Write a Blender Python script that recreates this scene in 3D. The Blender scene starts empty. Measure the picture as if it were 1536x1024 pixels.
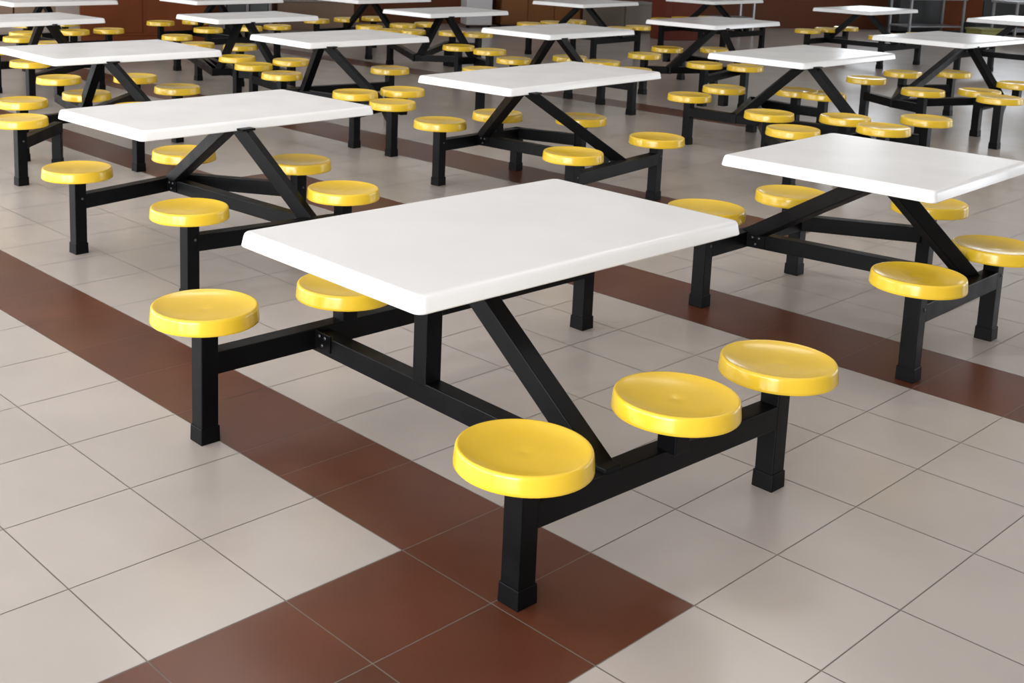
import bpy, bmesh, math, random
from mathutils import Vector, Matrix
random.seed(7)
C = bpy.context.scene.collection
SC = bpy.context.scene

# ------------------------------------------------------------------ layout (metres, measured on the floor)
NEAR = {'T1': {'top': [0.313, 3.721, 0.716, 1.433, 0.833],
        'posts': {'a': ['leg', -0.636, 3.696, 0.468],
                  'b': ['stub', -0.2, 4.078, 0.438],
                  'd': ['leg', 0.782, 4.939, 0.438],
                  'e': ['leg', 0.315, 2.783, 0.423],
                  'm': ['stub', 0.766, 3.116, 0.438],
                  'f': ['leg', 1.158, 3.474, 0.418]},
        'beams': ['ad', 'ef'],
        'J': [[0.557, 2.982], [-0.289, 4.0]],
        'apex': [0.134, 3.491],
        'drop': {'ef': -0.028},
        'post': [0.085, 3.549]},
 'T2': {'top': [-0.955, 6.051, 0.765, 1.404, 0.791],
        'posts': {'a': ['leg', -1.661, 5.906, 0.448],
                  'b': ['stub', -1.229, 6.488, 0.438],
                  'd': ['leg', -0.576, 6.309, 0.438],
                  'e': ['leg', -0.956, 5.167, 0.438],
                  'f': ['leg', -0.297, 5.638, 0.438]},
        'beams': ['ab', 'bd', 'ef'],
        'J': [[-0.43, 5.543], [-1.296, 6.398]],
        'apex': [-0.831, 5.705]},
 'T3': {'top': [2.053, 5.107, 0.766, 0.99, 0.92],
        'posts': {'a': ['leg', 1.379, 5.302, 0.468],
                  'b': ['stub', 1.936, 5.818, 0.438],
                  's': ['support', 1.998, 5.875, 0.438],
                  'd': ['leg', 2.564, 5.678, 0.438],
                  'e': ['leg', 1.986, 4.427, 0.428],
                  'f': ['leg', 2.535, 4.944, 0.418]},
        'beams': ['as', 'sd', 'ef'],
        'J': [[2.429, 4.845], [1.63, 5.535]],
        'apex': [1.94, 4.741]},
 'T4': {'top': [0.912, 7.922, 0.776, 1.599, 0.784],
        'posts': {'a': ['leg', 0.224, 7.784, 0.438],
                  'b': ['stub', 0.635, 8.202, 0.438],
                  's': ['support', 0.791, 8.36, 0.438],
                  'd': ['leg', 1.206, 8.125, 0.438],
                  'e': ['leg', 0.97, 6.768, 0.438],
                  'f': ['leg', 1.608, 7.521, 0.413]},
        'beams': ['as', 'sd', 'ef'],
        'J': [[1.361, 7.23], [0.494, 8.058]],
        'apex': [0.72, 7.269]},
 'T5': {'top': [-2.197, 8.776, 0.721, 1.321, 0.953],
        'posts': {'a': ['leg', -2.68, 8.2, 0.438],
                  'b': ['stub', -2.348, 8.643, 0.438],
                  'd': ['leg', -2.227, 9.674, 0.438],
                  'e': ['leg', -1.82, 7.973, 0.453],
                  'f': ['leg', -1.772, 9.099, 0.438],
                  'g': ['stub', -2.792, 9.461, 0.438]},
        'beams': ['bd', 'bg', 'a1', '1b', 'e0', '0f'],
        'J': [[-1.651, 8.163], [-2.402, 8.568]],
        'apex': [-2.124, 8.287]},
 'T6': {'top': [-0.59, 10.33, 0.72, 1.311, 0.858],
        'posts': {'a': ['leg', -1.429, 10.981, 0.408],
                  'b': ['stub', -1.074, 10.116, 0.438],
                  'd': ['leg', -0.161, 10.726, 0.438],
                  'e': ['leg', -0.398, 9.068, 0.438],
                  'm': ['leg', -0.106, 8.757, 0.413],
                  'f': ['stub', -0.036, 9.295, 0.438]},
        'beams': ['bd', 'a1', '1b', 'e0', '0f', 'm0'],
        'J': [[-0.18, 9.499], [-0.914, 10.059]],
        'apex': [-0.689, 9.752]},
 'T7': {'top': [3.277, 9.856, 0.741, 1.502, 0.856],
        'posts': {'a': ['leg', 2.302, 9.625, 0.413],
                  'b': ['stub', 2.674, 9.987, 0.438],
                  's': ['support', 3.032, 10.335, 0.438],
                  'd': ['leg', 3.266, 9.922, 0.438],
                  'e': ['leg', 3.15, 8.461, 0.438],
                  'm': ['stub', 3.263, 8.041, 0.438],
                  'f': ['leg', 3.752, 8.503, 0.438],
                  'x': ['leg', 2.633, 8.559, 0.438],
                  'y': ['leg', 2.582, 7.847, 0.438],
                  'z': ['leg', 3.436, 9.75, 0.438]},
        'beams': ['sd', 'xs', 'dz', 'xy', 'a1', '1s', 'e0', '0f', 'm0'],
        'J': [[3.42, 8.727], [2.594, 9.313]],
        'apex': [3.09, 9.186]},
 'T8': {'top': [5.456, 12.006, 0.689, 1.328, 0.952],
        'posts': {'a': ['leg', 4.241, 10.951, 0.438],
                  'b': ['stub', 4.824, 11.553, 0.438],
                  'd': ['leg', 5.352, 11.672, 0.438],
                  'e': ['leg', 5.043, 10.426, 0.413],
                  'm': ['leg', 4.912, 9.798, 0.438],
                  'f': ['stub', 5.588, 10.849, 0.438],
                  'x': ['leg', 4.428, 10.157, 0.438]},
        'beams': ['bd', 'x1', 'a1', '1b', 'e0', '0f', 'm0'],
        'J': [[5.489, 10.879], [4.319, 10.468]],
        'apex': [5.332, 11.364]},
 'T12': {'top': [1.472, 11.705, 0.745, 1.284, 0.878],
         'posts': {'a': ['leg', 0.674, 10.868, 0.438],
                   'b': ['stub', 1.055, 11.818, 0.438],
                   'd': ['leg', 1.657, 12.16, 0.438],
                   'e': ['leg', 1.933, 11.792, 0.438],
                   'f': ['leg', 2.121, 11.15, 0.438]},
         'beams': ['bd', 'de', 'a1', '1b', 'e0', '0f'],
         'J': [[1.82, 11.496], [1.132, 11.616]],
         'apex': [1.375, 11.1]},
 'T13': {'top': [3.427, 13.446, 0.74, 1.3, 0.905],
         'posts': {'a': ['leg', 2.516, 12.647, 0.438],
                   'b': ['stub', 2.923, 13.434, 0.438],
                   's': ['support', 3.238, 14.044, 0.438],
                   'd': ['leg', 3.486, 13.484, 0.438],
                   'e': ['leg', 2.964, 11.862, 0.438],
                   'f': ['leg', 3.33, 11.714, 0.438]},
         'beams': ['sd', 'a1', '1s', 'e0', '0f'],
         'J': [[3.626, 12.819], [2.768, 12.609]],
         'apex': [3.33, 12.826]},
 'T11': {'top': [0.433, 14.001, 0.734, 1.271, 0.814],
         'posts': {'a': ['leg', -0.226, 14.822, 0.438],
                   'b': ['stub', 0.037, 14.834, 0.438],
                   's': ['support', 0.491, 14.855, 0.438],
                   'd': ['leg', 0.544, 14.773, 0.438],
                   'e': ['leg', 0.549, 12.981, 0.438],
                   'f': ['leg', 0.868, 12.63, 0.438],
                   'g': ['leg', 0.862, 14.68, 0.438]},
         'beams': ['sd', 'dg', 'a1', '1s', 'e0', '0f'],
         'J': [[0.759, 13.05], [0.086, 13.162]],
         'apex': [0.402, 13.505]},
 'T10': {'top': [-1.672, 12.4, 0.735, 1.259, 0.775],
         'posts': {'a': ['leg', -2.65, 13.616, 0.408],
                   'b': ['leg', -2.262, 12.794, 0.408],
                   'c': ['leg', -1.759, 12.412, 0.438],
                   'd': ['leg', -1.63, 11.324, 0.438],
                   'f': ['leg', -1.098, 11.162, 0.438]},
         'beams': ['bc', 'bd', 'df', 'a1', '1b', '0f'],
         'J': [[-1.242, 11.57], [-1.862, 11.42]],
         'apex': [-1.657, 11.972]},
 'T9': {'top': [-3.692, 11.343, 0.795, 1.3, 0.86],
        'posts': {'a': ['leg', -3.981, 11.457, 0.438],
                  'b': ['stub', -4.13, 12.634, 0.438],
                  'd': ['leg', -3.689, 12.157, 0.438],
                  'e': ['leg', -3.348, 10.495, 0.438],
                  'f': ['leg', -3.074, 11.838, 0.438]},
        'beams': ['bd', 'a1', '1b', 'e0', '0f'],
        'J': [[-3.236, 11.743], [-3.785, 11.602]],
        'apex': [-3.394, 11.119]}}
FAR = {'T14': [2.447, 16.587, 0.793],
 'T15': [6.358, 16.679, 0.711],
 'T16': [7.827, 15.257, 0.73],
 'T17': [-4.214, 14.011, 0.74],
 'T18': [-2.374, 15.14, 0.74],
 'T19': [-0.473, 16.182, 0.74],
 'T20': [4.629, 18.176, 0.723]}

HS = 0.438      # seat height
ST = 0.052      # seat thickness
ZT = 0.307      # top of the steel beams
ZH = 0.075      # beam height
HT = 0.75       # table height
TT = 0.048      # table top thickness
LW = 0.064      # leg width
TILE = 0.3947
TYAW = 0.7367
TORG = Vector((0.0204, 3.0235, 0))
P_LEFT, P_FRONT, P_RIGHT, P_BACK, P_FILL, EXPO = 22, 44, 14, 12, 15, 0.2

# ------------------------------------------------------------------ materials
def mat(name, col, rough=0.5, metal=0.0, coat=0.0, spec=0.5):
    m = bpy.data.materials.new(name); m.use_nodes = True
    b = m.node_tree.nodes['Principled BSDF']
    b.inputs['Base Color'].default_value = (*col, 1)
    b.inputs['Roughness'].default_value = rough
    b.inputs['Metallic'].default_value = metal
    b.inputs['Coat Weight'].default_value = coat
    b.inputs['Coat Roughness'].default_value = 0.08
    b.inputs['Specular IOR Level'].default_value = spec
    return m

def noisy(m, scale, amount, rough_amount=0.0, bump=0.0, island=0.0, detail=4.0, stain=None):
    """vary colour, roughness and relief with object-space noise"""
    nt = m.node_tree; N = nt.nodes; L = nt.links
    b = N['Principled BSDF']
    base = tuple(b.inputs['Base Color'].default_value)
    tc = N.new('ShaderNodeTexCoord')
    nz = N.new('ShaderNodeTexNoise'); nz.inputs['Scale'].default_value = scale; nz.inputs['Detail'].default_value = detail
    L.new(tc.outputs['Object'], nz.inputs['Vector'])
    mr = N.new('ShaderNodeMapRange'); mr.inputs['From Min'].default_value = .3; mr.inputs['From Max'].default_value = .7
    mr.inputs['To Min'].default_value = 1 - amount; mr.inputs['To Max'].default_value = 1 + amount
    L.new(nz.outputs['Fac'], mr.inputs['Value'])
    val = mr.outputs['Result']
    if island:
        ge = N.new('ShaderNodeNewGeometry')
        m2 = N.new('ShaderNodeMapRange'); m2.inputs['To Min'].default_value = 1 - island; m2.inputs['To Max'].default_value = 1 + island
        L.new(ge.outputs['Random Per Island'], m2.inputs['Value'])
        mu = N.new('ShaderNodeMath'); mu.operation = 'MULTIPLY'
        L.new(val, mu.inputs[0]); L.new(m2.outputs['Result'], mu.inputs[1]); val = mu.outputs[0]
    mx = N.new('ShaderNodeVectorMath'); mx.operation = 'SCALE'
    mx.inputs[0].default_value = base[:3]
    L.new(val, mx.inputs['Scale'])
    col = mx.outputs['Vector']
    if stain:
        n2 = N.new('ShaderNodeTexNoise'); n2.inputs['Scale'].default_value = stain[1]; n2.inputs['Detail'].default_value = 3
        L.new(tc.outputs['Object'], n2.inputs['Vector'])
        r2 = N.new('ShaderNodeMapRange'); r2.inputs['From Min'].default_value = .4; r2.inputs['From Max'].default_value = .85
        r2.inputs['To Max'].default_value = stain[2]
        L.new(n2.outputs['Fac'], r2.inputs['Value'])
        mm = N.new('ShaderNodeMix'); mm.data_type = 'RGBA'
        L.new(r2.outputs['Result'], mm.inputs['Factor']); L.new(col, mm.inputs[6]); mm.inputs[7].default_value = (*stain[0], 1)
        col = mm.outputs[2]
    L.new(col, b.inputs['Base Color'])
    if rough_amount:
        r = b.inputs['Roughness'].default_value
        m3 = N.new('ShaderNodeMapRange'); m3.inputs['From Min'].default_value = .3; m3.inputs['From Max'].default_value = .7
        m3.inputs['To Min'].default_value = r - rough_amount; m3.inputs['To Max'].default_value = r + rough_amount
        L.new(nz.outputs['Fac'], m3.inputs['Value']); L.new(m3.outputs['Result'], b.inputs['Roughness'])
    if bump:
        n4 = N.new('ShaderNodeTexNoise'); n4.inputs['Scale'].default_value = scale * 8; n4.inputs['Detail'].default_value = 3
        L.new(tc.outputs['Object'], n4.inputs['Vector'])
        bp = N.new('ShaderNodeBump'); bp.inputs['Strength'].default_value = bump; bp.inputs['Distance'].default_value = .002
        L.new(n4.outputs['Fac'], bp.inputs['Height']); L.new(bp.outputs['Normal'], b.inputs['Normal'])
    return m

M = {}
M['white'] = noisy(mat('white_fibreglass', (.88, .88, .88), .24, spec=.5), 3, .012, .03)
M['yellow'] = noisy(mat('yellow_fibreglass', (.80, .525, .034), .2, spec=.55), 6, .03, .02, .0, detail=2)
M['black'] = noisy(mat('black_painted_steel', (.0022, .0024, .003), .42, spec=.14), 9, .25, .06)
M['cap'] = mat('black_rubber', (.002, .002, .0025), .5, spec=.12)
M['bolt'] = mat('zinc_bolt', (.10, .10, .105), .4, .8)
M['beige'] = noisy(mat('beige_tile', (.445, .398, .366), .26, spec=.65), 2.2, .045, .0, .0, .03, 2.5)
M['red'] = noisy(mat('red_brown_tile', (.100, .030, .0145), .32, spec=.5), 3.5, .13, .0, .0, .10, 3)
M['grout'] = mat('grout', (.22, .195, .17), .8)
M['wallred'] = noisy(mat('red_brown_wall_paint', (.12, .042, .02), .5, spec=.12), 1.5, .12, .05)
M['pillar'] = noisy(mat('dark_red_pillar_paint', (.13, .030, .018), .45, spec=.12), 1.5, .1)
M['counter'] = noisy(mat('red_brown_panel', (.125, .033, .010), .45, spec=.12), 1.2, .15, .05)
M['orange'] = noisy(mat('orange_brown_board', (.20, .085, .032), .5, spec=.12), 1.2, .12)
M['tan'] = noisy(mat('tan_board', (.20, .135, .095), .6, spec=.12), 1.2, .12)
M['greytan'] = noisy(mat('olive_grey_metal', (.15, .125, .10), .5), 1.5, .1)
M['concrete'] = noisy(mat('grey_plaster', (.25, .21, .18), .7), 2, .1)
M['steel'] = noisy(mat('dull_steel', (.30, .30, .31), .4, .6), 6, .1)
M['darkpanel'] = mat('dark_panel', (.030, .032, .033), .5)
M['teal'] = mat('grey_teal_panel', (.10, .115, .115), .5)
M['lightgrey'] = mat('light_grey_plastic', (.55, .54, .55), .4)
M['olive'] = mat('olive_green_plastic', (.22, .22, .06), .5)
M['redbox'] = mat('red_plastic', (.17, .028, .014), .5)
M['ceiling'] = mat('ceiling_paint', (.78, .775, .77), .9)
M['wall'] = mat('cream_wall_paint', (.72, .71, .69), .8)
M['frame'] = mat('window_frame', (.5, .5, .5), .5)

# ------------------------------------------------------------------ helpers
def obj(name, bm, m, parent=None, smooth=None, loc=None):
    me = bpy.data.meshes.new(name); bm.to_mesh(me); bm.free()
    return link(name, me, m, parent, smooth, loc)

def link(name, me, m, parent=None, smooth=None, loc=None):
    ms = m if isinstance(m, (list, tuple)) else [m]
    if not me.materials:
        for x in ms: me.materials.append(x)
        if smooth is not None:
            for p in me.polygons: p.use_smooth = True
            if smooth < 180: me.set_sharp_from_angle(angle=math.radians(smooth))
    o = bpy.data.objects.new(name, me); C.objects.link(o)
    if parent: o.parent = parent
    if loc is not None: o.location = loc
    return o

def tag(o, label=None, cat=None, group=None, kind=None):
    if label: o['label'] = label
    if cat: o['category'] = cat
    if group: o['group'] = group
    if kind: o['kind'] = kind
    return o

def empty(name, loc, rz=0):
    o = bpy.data.objects.new(name, None); C.objects.link(o)
    o.location = loc; o.rotation_euler = (0, 0, rz); o.empty_display_size = .2
    return o

def add_box(bm, x0, x1, y0, y1, z0, z1, bevel=0.0, rot=0.0, cen=(0, 0), top=1.0):
    vs = []
    c, s = math.cos(rot), math.sin(rot)
    for z in (z0, z1):
        k = top if z == z1 else 1.0
        for x, y in ((x0, y0), (x1, y0), (x1, y1), (x0, y1)):
            mx, my = (x0 + x1) / 2, (y0 + y1) / 2
            x, y = mx + (x - mx) * k, my + (y - my) * k
            vs.append(bm.verts.new((cen[0] + x * c - y * s, cen[1] + x * s + y * c, z)))
    fs = [bm.faces.new([vs[i] for i in f]) for f in ((3, 2, 1, 0), (4, 5, 6, 7), (0, 1, 5, 4), (1, 2, 6, 5), (2, 3, 7, 6), (3, 0, 4, 7))]
    if bevel:
        es = {e for f in fs for e in f.edges}
        bmesh.ops.bevel(bm, geom=list(es), offset=bevel, segments=2, affect='EDGES', profile=.5)
    return bm

def box(*a, **k): return add_box(bmesh.new(), *a, **k)

def bar(a, b, w, z0, z1, bevel=.0035, ea=0.0, eb=0.0):
    """level square tube from a to b (xy), between heights z0 and z1"""
    a = Vector(a[:2]); b = Vector(b[:2]); d = b - a; L = d.length
    return box(-ea, L + eb, -w / 2, w / 2, z0, z1, bevel, math.atan2(d.y, d.x), a)

def slanted(a, b, w):
    """square tube from a to b with its ends cut level"""
    a = Vector(a); b = Vector(b); d = b - a
    h = Vector((d.x, d.y, 0)); run = h.length; h.normalize()
    sn = d.z / d.length
    q = h * (w / 2 / sn); s = Vector((-h.y, h.x, 0)) * (w / 2)
    bm = bmesh.new()
    vs = [bm.verts.new(p + i * q + j * s) for p in (a, b) for i, j in ((-1, -1), (1, -1), (1, 1), (-1, 1))]
    fs = [bm.faces.new([vs[i] for i in f]) for f in ((3, 2, 1, 0), (4, 5, 6, 7), (0, 1, 5, 4), (1, 2, 6, 5), (2, 3, 7, 6), (3, 0, 4, 7))]
    bmesh.ops.recalc_face_normals(bm, faces=fs)
    bmesh.ops.bevel(bm, geom=[e for e in bm.edges], offset=.0035, segments=2, affect='EDGES', profile=.5)
    return bm

def lathe(prof, n=48):
    bm = bmesh.new(); rings = []
    for r, z in prof:
        if r == 0: rings.append([bm.verts.new((0, 0, z))])
        else: rings.append([bm.verts.new((r * math.cos(2 * math.pi * k / n), r * math.sin(2 * math.pi * k / n), z)) for k in range(n)])
    for A, B in zip(rings, rings[1:]):
        for k in range(n):
            a = [A[k % len(A)], A[(k + 1) % len(A)]] if len(A) > 1 else [A[0]]
            b = [B[(k + 1) % len(B)], B[k % len(B)]] if len(B) > 1 else [B[0]]
            bm.faces.new(a + b)
    bmesh.ops.recalc_face_normals(bm, faces=bm.faces)
    return bm

def rrect(hx, hy, r, n=6):
    pts = []
    for cx, cy, a0 in ((hx - r, hy - r, 0), (-hx + r, hy - r, 90), (-hx + r, -hy + r, 180), (hx - r, -hy + r, 270)):
        for k in range(n + 1):
            a = math.radians(a0 + 90 * k / n); pts.append((cx + r * math.cos(a), cy + r * math.sin(a)))
    return pts

def tabletop_bm(L, W):
    """moulded top: soft upper edge, rim that flares a little towards the bottom, hollow underside"""
    bm = bmesh.new(); rings = []
    for off, z, r in ((-.05, -TT + .014, .02), (-.03, -TT + .014, .02), (-.024, -TT, .02), (.004, -TT, .026), (.007, -TT + .004, .028), (.002, -.016, .026), (-.001, -.007, .024), (-.006, -.002, .021), (-.014, 0, .018), (-.022, 0, .016)):
        rings.append([bm.verts.new((x, y, z)) for x, y in rrect(L / 2 + off, W / 2 + off, r)])
    n = len(rings[0])
    bm.faces.new(list(reversed(rings[0])))
    for A, B in zip(rings, rings[1:]):
        for k in range(n): bm.faces.new((A[k], A[(k + 1) % n], B[(k + 1) % n], B[k]))
    bm.faces.new(rings[-1])
    return bm

# shared meshes ----------------------------------------------------
_cache = {}
def shared(key, make):
    if key not in _cache:
        bm = make(); me = bpy.data.meshes.new(key); bm.to_mesh(me); bm.free(); _cache[key] = me
    return _cache[key]

SEAT = [(0, .004), (.05, .004), (.06, 0), (.160, 0), (.168, .002), (.1752, .0005), (.1772, .0025), (.1768, .010), (.1738, .041), (.1728, .0465), (.1705, .0505), (.1672, ST), (.163, .0515), (.157, .0495), (.140, .0455), (.115, .0415), (.08, .0385), (.045, .0368), (.012, .0362), (.006, .0352), (0, .035)]
def seat(parent, x, y, z):
    return link('seat', shared('seat', lambda: lathe(SEAT, 56)), M['yellow'], parent, 50, (x, y, z - ST))

def leg(parent, x, y, top, yaw, rivet=False):
    key = 'leg_%03d' % round(top * 1000)
    o = link('leg', shared(key, lambda: box(-LW / 2, LW / 2, -LW / 2, LW / 2, .004, top, .0035)), M['black'], parent, None, (x, y, 0))
    o.rotation_euler.z = yaw
    link('foot_cap', shared('foot_cap', lambda: box(-.0365, .0365, -.0365, .0365, 0, .056, .003, top=.965)), M['cap'], o)
    if rivet:
        b = link('bolt', shared('bolt', bolt_bm), M['bolt'], o, 40, (.008, -LW / 2 - .0005, ZT - .02))
        b.rotation_euler.x = math.pi / 2
    return o

def bolt_bm(): return lathe([(0, 0), (.0065, 0), (.0065, .002), (.004, .004), (0, .0042)], 12)

def stub(parent, x, y, top, yaw):
    key = 'stub_%03d' % round(top * 1000)
    o = link('seat_stub', shared(key, lambda: box(-LW / 2, LW / 2, -LW / 2, LW / 2, ZT - .034, top, .0035)), M['black'], parent, None, (x, y, 0))
    o.rotation_euler.z = yaw
    return o

def build_table(spec, near):
    """one canteen table: root at its centre on the floor, everything else a child in world-aligned local axes"""
    cx, cy, yaw, L, W = spec['top']
    root = empty('canteen_table', (cx, cy, 0))
    o = Vector((cx, cy))
    t = obj('tabletop', tabletop_bm(L, W), M['white'], root, 35, (0, 0, HT)); t.rotation_euler.z = yaw
    P = {k: (v[0], Vector(v[1:3]) - o, v[3]) for k, v in spec['posts'].items()}
    for k, (kind, q, z) in P.items():
        if kind == 'leg': leg(root, q.x, q.y, z - ST + .003, yaw, near and 'post' not in spec)
        elif kind == 'support': leg(root, q.x, q.y, ZT - .01, yaw)
        else: stub(root, q.x, q.y, z - ST + .003, yaw)
        if kind != 'support': seat(root, q.x, q.y, z)
    J0, J1 = [Vector(j) - o for j in spec['J']]; ap = Vector(spec['apex']) - o
    P['0'] = ('joint', J0, 0); P['1'] = ('joint', J1, 0)
    for b in spec['beams']:
        A, B = P[b[0]], P[b[1]]
        ea = -LW / 2 + .006 if A[0] == 'leg' else .03
        eb = -LW / 2 + .006 if B[0] == 'leg' else .03
        dz = spec.get('drop', {}).get(b, 0)
        obj('seat_beam', bar(A[1], B[1], LW, ZT - ZH + dz, ZT + dz, .0035, ea, eb), M['black'], root)
    ldz = min(spec.get('drop', {}).values(), default=0) * .5
    obj('long_beam', bar(J0, J1, LW, ZT - ZH + .004 + ldz, ZT - .002 + ldz, .0035, .03, .03), M['black'], root)
    d = (J1 - J0).normalized()
    zt = HT - TT + .004
    post = spec.get('post')
    if post:
        q = Vector(post) - o
        pm = obj('centre_post', box(-LW / 2, LW / 2, -LW / 2, LW / 2, ZT - .03, zt, .0035, math.atan2(d.y, d.x), q), M['black'], root)
        obj('gusset', box(.02, .13, -.008, .008, zt - .075, zt, .003, math.atan2(d.y, d.x) + math.pi, q), M['black'], root)
    for j, s in ((J0, 1), (J1, -1)):
        if post and s < 0: continue
        foot = j + d * s * .05
        top = ap - d * s * .045
        obj('brace', slanted((foot.x, foot.y, ZT - .006 + ldz), (top.x, top.y, zt), LW), M['black'], root)
    pb = bmesh.new()
    add_box(pb, -.11, .11, -.04, .04, HT - TT + .002, HT - TT + .013, .002, math.atan2(d.y, d.x), ap)
    obj('mounting_plate', pb, M['black'], root)
    if near:
        n = Vector((d.y, -d.x))
        if n.x > 0: n = -n
        for j, s in ((J0, 1), (J1, -1)):
            c = j + d * s * .075 + n * (LW / 2 + .002)
            a = math.atan2(d.y, d.x)
            br = obj('bracket', box(-.045, .045, -.003, .003, ZT - ZH + .008, ZT - .006, .001, a, c), M['black'], root)
            for dx, dz in ((-.016, -.02), (.016, -.02), (0, -.05)):
                bo = link('bolt', shared('bolt', bolt_bm), M['bolt'], br, 40)
                q = c + d * dx + n * .003
                bo.matrix_local = Matrix.Translation((q.x, q.y, ZT + dz)) @ Vector((n.x, n.y, 0)).to_track_quat('Z', 'Y').to_matrix().to_4x4()
    return root

def copy_tree(o, parent=None):
    c = o.copy(); C.objects.link(c); c.parent = parent
    for ch in list(o.children): copy_tree(ch, c)
    return c

# ------------------------------------------------------------------ floor
def build_floor():
    ul = [-60 + i for i in range(61)] + [.857, 1.716, 2.606] + [2.606 + .885 * i for i in range(1, 40)]
    vl = [-45 + i for i in range(48)] + [3.118, 4.148, 4.96, 5.85, 7.08, 7.97, 8.85, 9.72, 10.95] + [10.95 + .95 * i for i in range(1, 9)] + [18.55 + .98, 18.55 + 1.96]
    vl = sorted(vl); vl += [vl[-1] + i for i in range(1, 45)]
    eu = Vector((math.sin(TYAW), -math.cos(TYAW), 0)); ev = Vector((math.cos(TYAW), math.sin(TYAW), 0))
    def red(u, v):
        if 0 < v < 1 and u < 1.72: return True
        if 0 < u < 1.716 and v < 1: return True
        if 5.85 < v < 7.08 and u > -11: return True
        if 4.96 < v < 5.85 and u < -11: return True
        if 9.72 < v < 10.95 and u < -2.7: return True
        if 18.55 < v < 19.53: return True
        return False
    bm = bmesh.new(); G = .0019
    def ok(p): return -10.9 < p.x < 14.5 and -5.5 < p.y < 24.5
    rv = -1.45
    for i in range(len(ul) - 1):
        for j in range(len(vl) - 1):
            u0, u1, v0, v1 = ul[i], ul[i + 1], vl[j], vl[j + 1]
            um, vm = (u0 + u1) / 2, (v0 + v1) / 2
            if not ok(TORG + TILE * (um * eu + vm * ev)): continue
            isred = red(um, vm)
            spans = [(u0, u1)]
            if isred and 0 < vm < 1 and u0 <= rv <= u1: spans = [(u0, rv), (rv, u1)]   # a cut tile in the band
            for a, b in spans:
                P = [TORG + TILE * (u * eu + v * ev) for u, v in ((a, v0), (b, v0), (b, v1), (a, v1))]
                cen = sum(P, Vector()) / 4
                top = []
                for p in P:
                    q = p.copy()
                    for ax in (eu, ev):
                        q -= ax * G * (1 if (p - cen).dot(ax) > 0 else -1)
                    top.append(bm.verts.new(q))
                f = bm.faces.new(top)
                if f.normal.z == 0: f.normal_update()
                if f.normal.z < 0: f.normal_flip()
                f.material_index = 1 if isred else 0
    g = [bm.verts.new(p) for p in ((-11, -6, -.0012), (15, -6, -.0012), (15, 25, -.0012), (-11, 25, -.0012))]
    f = bm.faces.new(g); f.material_index = 2
    o = obj('floor', bm, [M['beige'], M['red'], M['grout']])
    tag(o, 'beige ceramic tile floor crossed by red-brown tile bands', 'floor', kind='structure')
build_floor()

# ------------------------------------------------------------------ tables
GROUP = 'white canteen tables with fixed yellow stools'
LABELS = {
 'T1': 'large white canteen table nearest the camera, front stool on the red-brown tile corner',
 'T2': 'white canteen table directly behind the left end of the nearest table',
 'T3': 'white canteen table at the right edge, front stool leg standing on a red-brown band',
 'T4': 'white canteen table in the middle, directly behind the far corner of the nearest table',
 'T5': 'white canteen table by the left edge, just behind the second table on the left',
 'T6': 'white canteen table left of centre, three yellow stools in front of its right end',
 'T7': 'white canteen table right of centre with a bright window reflection on its right half',
 'T8': 'white canteen table by the right edge, just behind the one with the bright window reflection',
 'T9': 'white canteen table cut by the left edge in front of the tan low wall',
 'T10': 'white canteen table just right of the counter, in front of the steel cabinet',
 'T11': 'small white canteen table standing before the light grey drinks dispenser',
 'T12': 'white canteen table behind the middle table, in line with the orange-brown cupboard',
 'T13': 'white canteen table in front of the dark red pillar',
 'T14': 'distant white canteen table at the top edge, before the olive-grey low cabinet',
 'T15': 'distant white canteen table before the red-brown wall, right of the steel rack',
 'T16': 'distant white canteen table cut by the right edge, before the steel kitchen tables',
 'T17': 'white canteen table cropped by the top left corner of the photo',
 'T18': 'white canteen table cropped by the top edge, beside the red-brown counter end',
 'T19': 'white canteen table cropped by the top edge, before the low brown partition',
 'T20': 'white canteen table cropped by the top edge, before the steel rack and dark recess',
}
for k, s in NEAR.items():
    tag(build_table(s, k in ('T1', 'T2', 'T3', 'T4')), LABELS[k], 'table', GROUP)

# the far tables are all alike: one is built, the others are copies of it and of its parts
def canon(cx, cy, yaw):
    c, s = math.cos(yaw), math.sin(yaw)
    w = lambda x, y: [cx + x * c + y * s, cy + x * s - y * c]
    posts = {n: [k, *w(x, y), HS] for n, k, x, y in (('a', 'leg', -.58, -.52), ('b', 'stub', -.06, -.52), ('c', 'leg', .44, -.52), ('e', 'leg', -.58, .58), ('m', 'stub', .0, .58), ('f', 'leg', .44, .58))}
    return dict(top=[cx, cy, yaw, 1.3, .86], posts=posts, beams=['ac', 'ef'], J=[w(-.1, .58), w(-.1, -.52)], apex=w(-.1, .03))
first = None
for k, (x, y, a) in FAR.items():
    if first is None:
        first = build_table(canon(0, 0, 0), False); o = first
    else: o = copy_tree(first)
    o.location = (x, y, 0); o.rotation_euler.z = a
    tag(o, LABELS[k], 'table', GROUP)

# lone stool at the left edge
st = empty('canteen_stool', (-2.45, 7.44, 0))
tag(st, 'yellow stool on a tall black post at the left edge, with a low arm', 'stool')
leg(st, 0, 0, HS - ST + .003, .74, True); seat(st, 0, 0, HS)
obj('arm', bar((0, 0), (.05, .62), LW, ZT - ZH, ZT, .0035, -LW / 2 + .006, .03), M['black'], st)
leg(st, .05, .62, ZT - ZH + .004, .08)

# ------------------------------------------------------------------ background
def unit(name, a, b, depth, h, m, label, cat, z0=0.0, bevel=.008, kind=None):
    """a boxy thing whose front base runs from a to b; returns (root, length, yaw)"""
    a = Vector(a); b = Vector(b); d = b - a
    r = empty(name, (a.x, a.y, z0), math.atan2(d.y, d.x))
    if kind: tag(r, label, cat, kind=kind)
    else: tag(r, label, cat)
    return r, d.length

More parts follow.
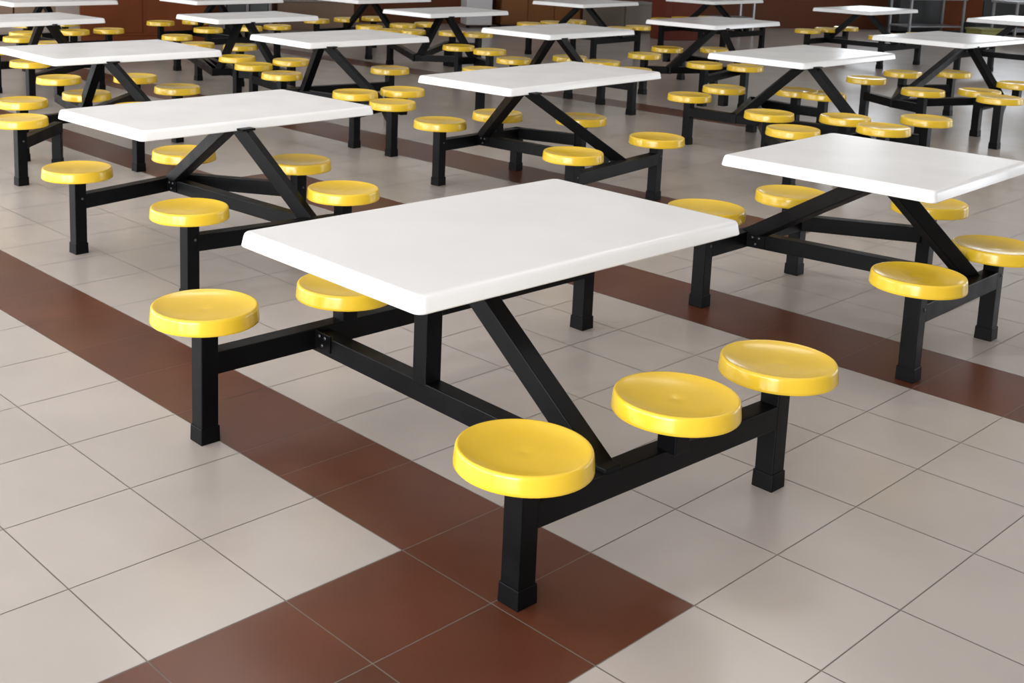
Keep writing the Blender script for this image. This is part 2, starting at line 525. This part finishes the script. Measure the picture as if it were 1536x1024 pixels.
# red-brown serving counter on the left
r, L = unit('serving_counter', (-4.60, 16.66), (-2.88, 17.16), .8, 1.1, None, 'dark red-brown serving counter against the back on the left', 'counter')
obj('body', box(0, L, 0, .8, .08, 1.06, .01), M['counter'], r)
obj('plinth', box(.01, L - .01, .012, .79, 0, .081), M['counter'], r)
for i in range(2): obj('front_panel', box(.04 + i * L / 2, L / 2 - .04 + i * L / 2, -.012, .004, .12, 1.0, .006), M['counter'], r)
obj('worktop', box(-.03, L + .03, -.05, .83, 1.06, 1.1, .01), M['concrete'], r)

# tan low partition, far left
r, L = unit('low_partition', (-8.6, 17.2), (-5.05, 18.15), .2, 1.2, None, 'tan brown low partition wall behind the left tables', 'partition')
for i in range(4): obj('panel', box(i * L / 4 + .01, (i + 1) * L / 4 - .01, 0, .15, .06, 1.15, .01), M['tan'], r)
obj('top_rail', box(0, L, -.02, .17, 1.15, 1.2, .008), M['concrete'], r)
obj('kick_board', box(0, L, .01, .14, 0, .061), M['concrete'], r)

# steel cabinet between posts
r, L = unit('steel_cabinet', (-2.92, 18.85), (-2.22, 19.05), .6, 1.0, None, 'grey steel cabinet with dark teal doors behind the left tables', 'cabinet')
obj('body', box(.02, L - .02, .03, .6, .06, 1.0, .006), M['darkpanel'], r)
for i in range(2):
    dr = obj('door', box(.05 + i * L / 2, L / 2 - .03 + i * L / 2, .01, .034, .1, .96, .005), M['teal'], r)
    obj('handle', box(L / 2 - .08 + i * .1, L / 2 - .065 + i * .1, -.012, .012, .5, .7, .003), M['steel'], dr)
for x in (.0, L / 2, L): obj('post', box(x - .022, x + .022, -.01, .035, 0, 1.02, .004), M['steel'], r)

# low brown partition with ledge
r, L = unit('low_bench_wall', (-2.12, 19.25), (-.9, 19.62), .45, .5, None, 'low brown bench wall with a pale ledge behind the tables left of centre', 'bench')
obj('body', box(0, L, .03, .45, 0, .46, .01), M['tan'], r)
obj('ledge', box(-.02, L + .02, 0, .47, .46, .5, .01), M['concrete'], r)
r, L = unit('storage_box', (-1.95, 19.34), (-1.5, 19.475), .3, .4, None, 'red storage box on the low brown bench wall', 'box', z0=.5)
obj('body', box(0, L, 0, .24, 0, .34, .012), M['redbox'], r)
obj('lid', box(-.012, L + .012, -.012, .252, .34, .38, .008), M['redbox'], r)

# drinks dispenser
r, L = unit('drinks_dispenser', (1.0, 20.75), (1.45, 20.85), .42, 1.1, None, 'light grey drinks dispenser with dark top beside the orange-brown cupboard', 'dispenser')
obj('body', box(0, L, 0, .42, .05, .78, .015), M['lightgrey'], r)
obj('tap_recess', box(.05, L - .05, -.004, .05, .8, .98, .006), M['darkpanel'], r)
obj('top', box(0, L, .02, .42, .78, 1.1, .015), M['darkpanel'], r)
obj('drip_tray', box(.06, L - .06, -.08, .02, .76, .79, .006), M['steel'], r)
for x in (.04, L - .04): obj('foot', box(x - .02, x + .02, .03, .09, 0, .051), M['cap'], r)

# orange-brown cupboard
r, L = unit('wooden_cupboard', (1.62, 21.05), (3.05, 21.25), .5, 1.3, None, 'orange-brown wooden cupboard at the back right of the drinks dispenser', 'cupboard')
obj('body', box(0, L, .02, .5, .05, 1.3, .008), M['orange'], r)
obj('plinth', box(.03, L - .03, .05, .47, 0, .051), M['darkpanel'], r)
for i in range(3):
    dr = obj('door', box(i * L / 3 + .012, (i + 1) * L / 3 - .012, 0, .022, .08, 1.27, .004), M['orange'], r)
    obj('handle', box(i * L / 3 + .05, i * L / 3 + .065, -.02, .002, .8, .95, .003), M['steel'], dr)

# olive-grey low cabinet
r, L = unit('low_cabinet', (3.14, 20.35), (4.3, 20.7), .5, .5, None, 'olive-grey low metal cabinet left of the dark red pillar', 'cabinet')
obj('body', box(.03, L - .05, .02, .5, .03, .5, .008), M['greytan'], r)
for i in range(2): obj('door', box(.05 + i * (L - .1) / 2, (i + 1) * (L - .1) / 2 + .02, 0, .022, .06, .46, .004), M['greytan'], r)
obj('corner_post', box(L - .06, L, -.01, .06, 0, .54, .005), M['concrete'], r)
obj('top', box(0, L - .03, -.01, .52, .5, .525, .004), M['concrete'], r)

# steel rack in the dark recess
r, L = unit('steel_rack', (4.95, 20.5), (6.0, 20.75), .5, 1.5, None, 'steel rack with shelves in the dark recess right of the red pillar', 'rack')
for x in (.02, L - .02):
    for y in (.02, .48): obj('post', box(x - .018, x + .018, y - .018, y + .018, 0, 1.5, .003), M['steel'], r)
for z in (.28, .72, 1.2): obj('shelf', box(0, L, 0, .5, z, z + .03, .004), M['steel'], r)
# kitchen corner on the right: steel tables, crates, dark cupboards
def steel_table(a, b, depth, h, label):
    r, L = unit('steel_table', a, b, depth, h, None, label, 'table')
    obj('worktop', box(0, L, 0, depth, h - .04, h, .006), M['steel'], r)
    obj('shelf', box(.03, L - .03, .03, depth - .03, .2, .225, .004), M['steel'], r)
    for x in (.04, L - .04):
        for y in (.04, depth - .04): obj('leg', box(x - .018, x + .018, y - .018, y + .018, 0, h - .039, .003), M['steel'], r)
steel_table((8.75, 20.9), (9.9, 21.25), .6, .72, 'steel kitchen table with undershelf, the left one of the two on the right')
steel_table((10.35, 20.4), (11.9, 20.9), .6, .72, 'steel kitchen table at the far right behind the last white table')
def crate(x, y, z, w, d, h, a, m, label):
    r = empty('storage_crate', (x, y, z), a); tag(r, label, 'crate')
    obj('body', box(-w / 2, w / 2, -d / 2, d / 2, 0, h - .03, .012, top=1.05), m, r)
    obj('rim', box(-w / 2 - .025, w / 2 + .025, -d / 2 - .025, d / 2 + .025, h - .03, h, .006), m, r)
crate(9.85, 20.45, 0, .42, .34, .26, .3, M['olive'], 'olive green crate on the floor in front of the left steel table')
crate(10.15, 21.3, 0, .44, .34, .3, .3, M['darkpanel'], 'dark crate on the floor between the two steel tables')
crate(12.3, 20.75, 0, .42, .34, .3, .3, M['olive'], 'olive green crate on the floor at the far right end of the steel tables')
r, L = unit('kitchen_cupboard', (9.0, 22.0), (13.2, 22.75), .4, 1.4, None, 'dark kitchen cupboard behind the steel tables on the far right', 'cupboard')
obj('body', box(0, L, .02, .4, .05, 1.4, .008), M['darkpanel'], r)
obj('plinth', box(.03, L - .03, .05, .38, 0, .051), M['cap'], r)
for i in range(5):
    dr = obj('door', box(i * L / 5 + .012, (i + 1) * L / 5 - .012, 0, .022, .08, 1.36, .004), M['counter'] if i % 2 else M['darkpanel'], r)
    obj('handle', box(i * L / 5 + .05, i * L / 5 + .065, -.02, .002, .8, .95, .003), M['steel'], dr)

# ------------------------------------------------------------------ room shell
H = 4.0
def wall(name, a, b, m, holes=(), label=None, thick=.2, bounce_above=None):
    """wall from a to b (inner face on the left of a->b), with rectangular openings (s0, s1, z0, z1)"""
    a = Vector(a); b = Vector(b); L = (b - a).length; ang = math.atan2((b - a).y, (b - a).x)
    bm = bmesh.new(); s = 0
    for h in sorted(holes):
        add_box(bm, s, h[0], -thick, 0, 0, H, 0, ang, a)
        add_box(bm, h[0], h[1], -thick, 0, 0, h[2], 0, ang, a); add_box(bm, h[0], h[1], -thick, 0, h[3], H, 0, ang, a)
        s = h[1]
    add_box(bm, s, L, -thick, 0, 0, H, 0, ang, a)
    if bounce_above:     # unseen pale upper part, added to bounce light onto far floor and tabletops
        bmesh.ops.bisect_plane(bm, geom=list(bm.verts) + list(bm.edges) + list(bm.faces), plane_co=(0, 0, bounce_above[0]), plane_no=(0, 0, 1))
        for f in bm.faces:
            if f.calc_center_median().z > bounce_above[0]: f.material_index = 1
    tag(obj(name, bm, [m, bounce_above[1]] if bounce_above else m), label, 'wall', kind='structure')
    return a, (b - a).normalized(), ang
wn = [0]
def window(a, d, ang, h, power, col):
    wn[0] += 1
    s0, s1, z0, z1 = h
    bm = bmesh.new(); t = .06
    for x0, x1, y0, y1 in ((s0, s1, z0, z0 + t), (s0, s1, z1 - t, z1), (s0, s0 + t, z0, z1), (s1 - t, s1, z0, z1)):
        add_box(bm, x0, x1, -.16, -.06, y0, y1, 0, ang, a)
    n = max(1, round((s1 - s0) / 1.3))
    for i in range(1, n):
        x = s0 + (s1 - s0) * i / n; add_box(bm, x - .03, x + .03, -.15, -.07, z0, z1, 0, ang, a)
    o = obj('window_%d' % wn[0], bm, M['frame']); tag(o, 'window of the canteen hall', 'window', kind='structure')
    nrm = Vector((-d.y, d.x, 0)); c = a.to_3d() + d.to_3d() * (s0 + s1) / 2 + nrm * -.04; c.z = (z0 + z1) / 2
    la = bpy.data.lights.new('daylight', 'AREA'); la.shape = 'RECTANGLE'; la.size = s1 - s0 - .1; la.size_y = z1 - z0 - .1
    la.energy = power * la.size * la.size_y; la.color = col
    lo = bpy.data.objects.new('daylight', la); C.objects.link(lo); lo.location = c
    lo.rotation_euler = nrm.to_track_quat('-Z', 'Z').to_euler()
XL, XR, YF = -10.8, 14.4, -5.4
WBL, WBR = (XL, 19.6), (XR, 23.9)
DAY = (.97, .985, 1.0); COOL = (.93, .97, 1.0)
hl = [(5.0, 8.0, 0.15, 3.4), (9.0, 12.0, 0.15, 3.4), (13.0, 16.0, 0.15, 3.4), (16.6, 19.6, 0.15, 3.4), (20.0, 24.6, 0.15, 3.4)]
w = wall('wall_left', (XL, 19.6), (XL, YF), M['wall'], hl, 'left wall of the hall with windows')
for h in hl: window(*w, h, P_LEFT * (.85 if h[0] < 12 else 1), DAY)
hf = [(0.8, 4.8, 0.15, 3.4), (5.4, 9.4, 0.15, 3.4)]
w = wall('wall_front', (XL, YF), (XR, YF), M['wall'], hf, 'wall behind the camera with windows')
for h in hf: window(*w, h, P_FRONT, DAY)
hr = [(12.0, 16.0, 0.15, 3.2), (17.5, 21.5, 0.15, 3.2)]
w = wall('wall_right', (XR, YF), (XR, 23.9), M['wall'], hr, 'right wall of the hall with windows')
for h in hr: window(*w, h, P_RIGHT, COOL)
hb = [(2.0, 3.4, 1.4, 2.8), (5.0, 6.2, 1.4, 2.8)]
w = wall('wall_back', WBR, WBL, M['wallred'], hb, 'back wall, red-brown below, unseen cream part above added to bounce light', bounce_above=(1.05, M['wall']))
for h in hb: window(*w, h, P_BACK, COOL)
bm = bmesh.new(); add_box(bm, XL - .2, XR + .2, YF - .2, 24.3, H, H + .15)
tag(obj('ceiling', bm, M['ceiling']), 'pale ceiling of the hall', 'ceiling', kind='structure')
a_ = math.atan2(.2, .6)
tag(obj('trim_1', box(0, .62, 0, .5, 0, H, .01, .28, (4.14, 19.3)), M['pillar']), 'dark red painted pillar', 'pillar', kind='structure')
tag(obj('trim_2', box(0, .42, 0, .4, 0, H, .01, .28, (-5.02, 16.95)), M['concrete']), 'grey plastered pillar left of the counter', 'pillar', kind='structure')

# unseen lamps added overhead to brighten the floor between the middle rows
def fill_lamp(x, y, where):
    r = empty('fill_lamp', (x, y, H - .07)); tag(r, 'added fill lamp on the ceiling over the ' + where, 'lamp', 'added fill lamps on the ceiling')
    obj('housing', box(-.66, .66, -.36, .36, .01, .07, .01), M['frame'], r)
    la = bpy.data.lights.new('fill_light', 'AREA'); la.shape = 'RECTANGLE'; la.size = 1.2; la.size_y = .6
    la.energy = P_FILL; la.color = (1, .97, .93)
    lo = bpy.data.objects.new('fill_light', la); C.objects.link(lo); lo.parent = r; lo.location = (0, 0, 0)
for y in (5.2, 7.9):
    for x in (-5.0, -1.2, 2.6, 6.4): fill_lamp(x, y, 'middle rows of white tables')

# ------------------------------------------------------------------ world, camera, colour
wd = bpy.data.worlds.new('World'); SC.world = wd; wd.use_nodes = True
bg = wd.node_tree.nodes['Background']; bg.inputs[0].default_value = (.80, .88, 1, 1); bg.inputs[1].default_value = 1.0

cd = bpy.data.cameras.new('camera'); cam = bpy.data.objects.new('camera', cd); C.objects.link(cam)
F_PX, PITCH, ROLL = 1785.8, .176577, .026877
cd.sensor_width = 36; cd.lens = F_PX / 1536 * 36
cd.shift_x = (768 - 608.73) / 1536; cd.shift_y = (210.95 - 512) / 1536
fw = Vector((0, math.cos(PITCH), -math.sin(PITCH))); rt = Vector((1, 0, 0)); up = rt.cross(fw)
r2 = rt * math.cos(ROLL) + up * math.sin(ROLL); u2 = up * math.cos(ROLL) - rt * math.sin(ROLL)
cam.matrix_world = Matrix(((r2.x, u2.x, -fw.x, 0), (r2.y, u2.y, -fw.y, 0), (r2.z, u2.z, -fw.z, 1.6819), (0, 0, 0, 1)))
cd.clip_start = .05; cd.clip_end = 100
cd.dof.use_dof = True; cd.dof.focus_distance = 3.6; cd.dof.aperture_fstop = 11
SC.camera = cam
vs = SC.view_settings; vs.view_transform = 'Standard'; vs.look = 'None'; vs.exposure = EXPO; vs.gamma = 1; vs.use_curve_mapping = False
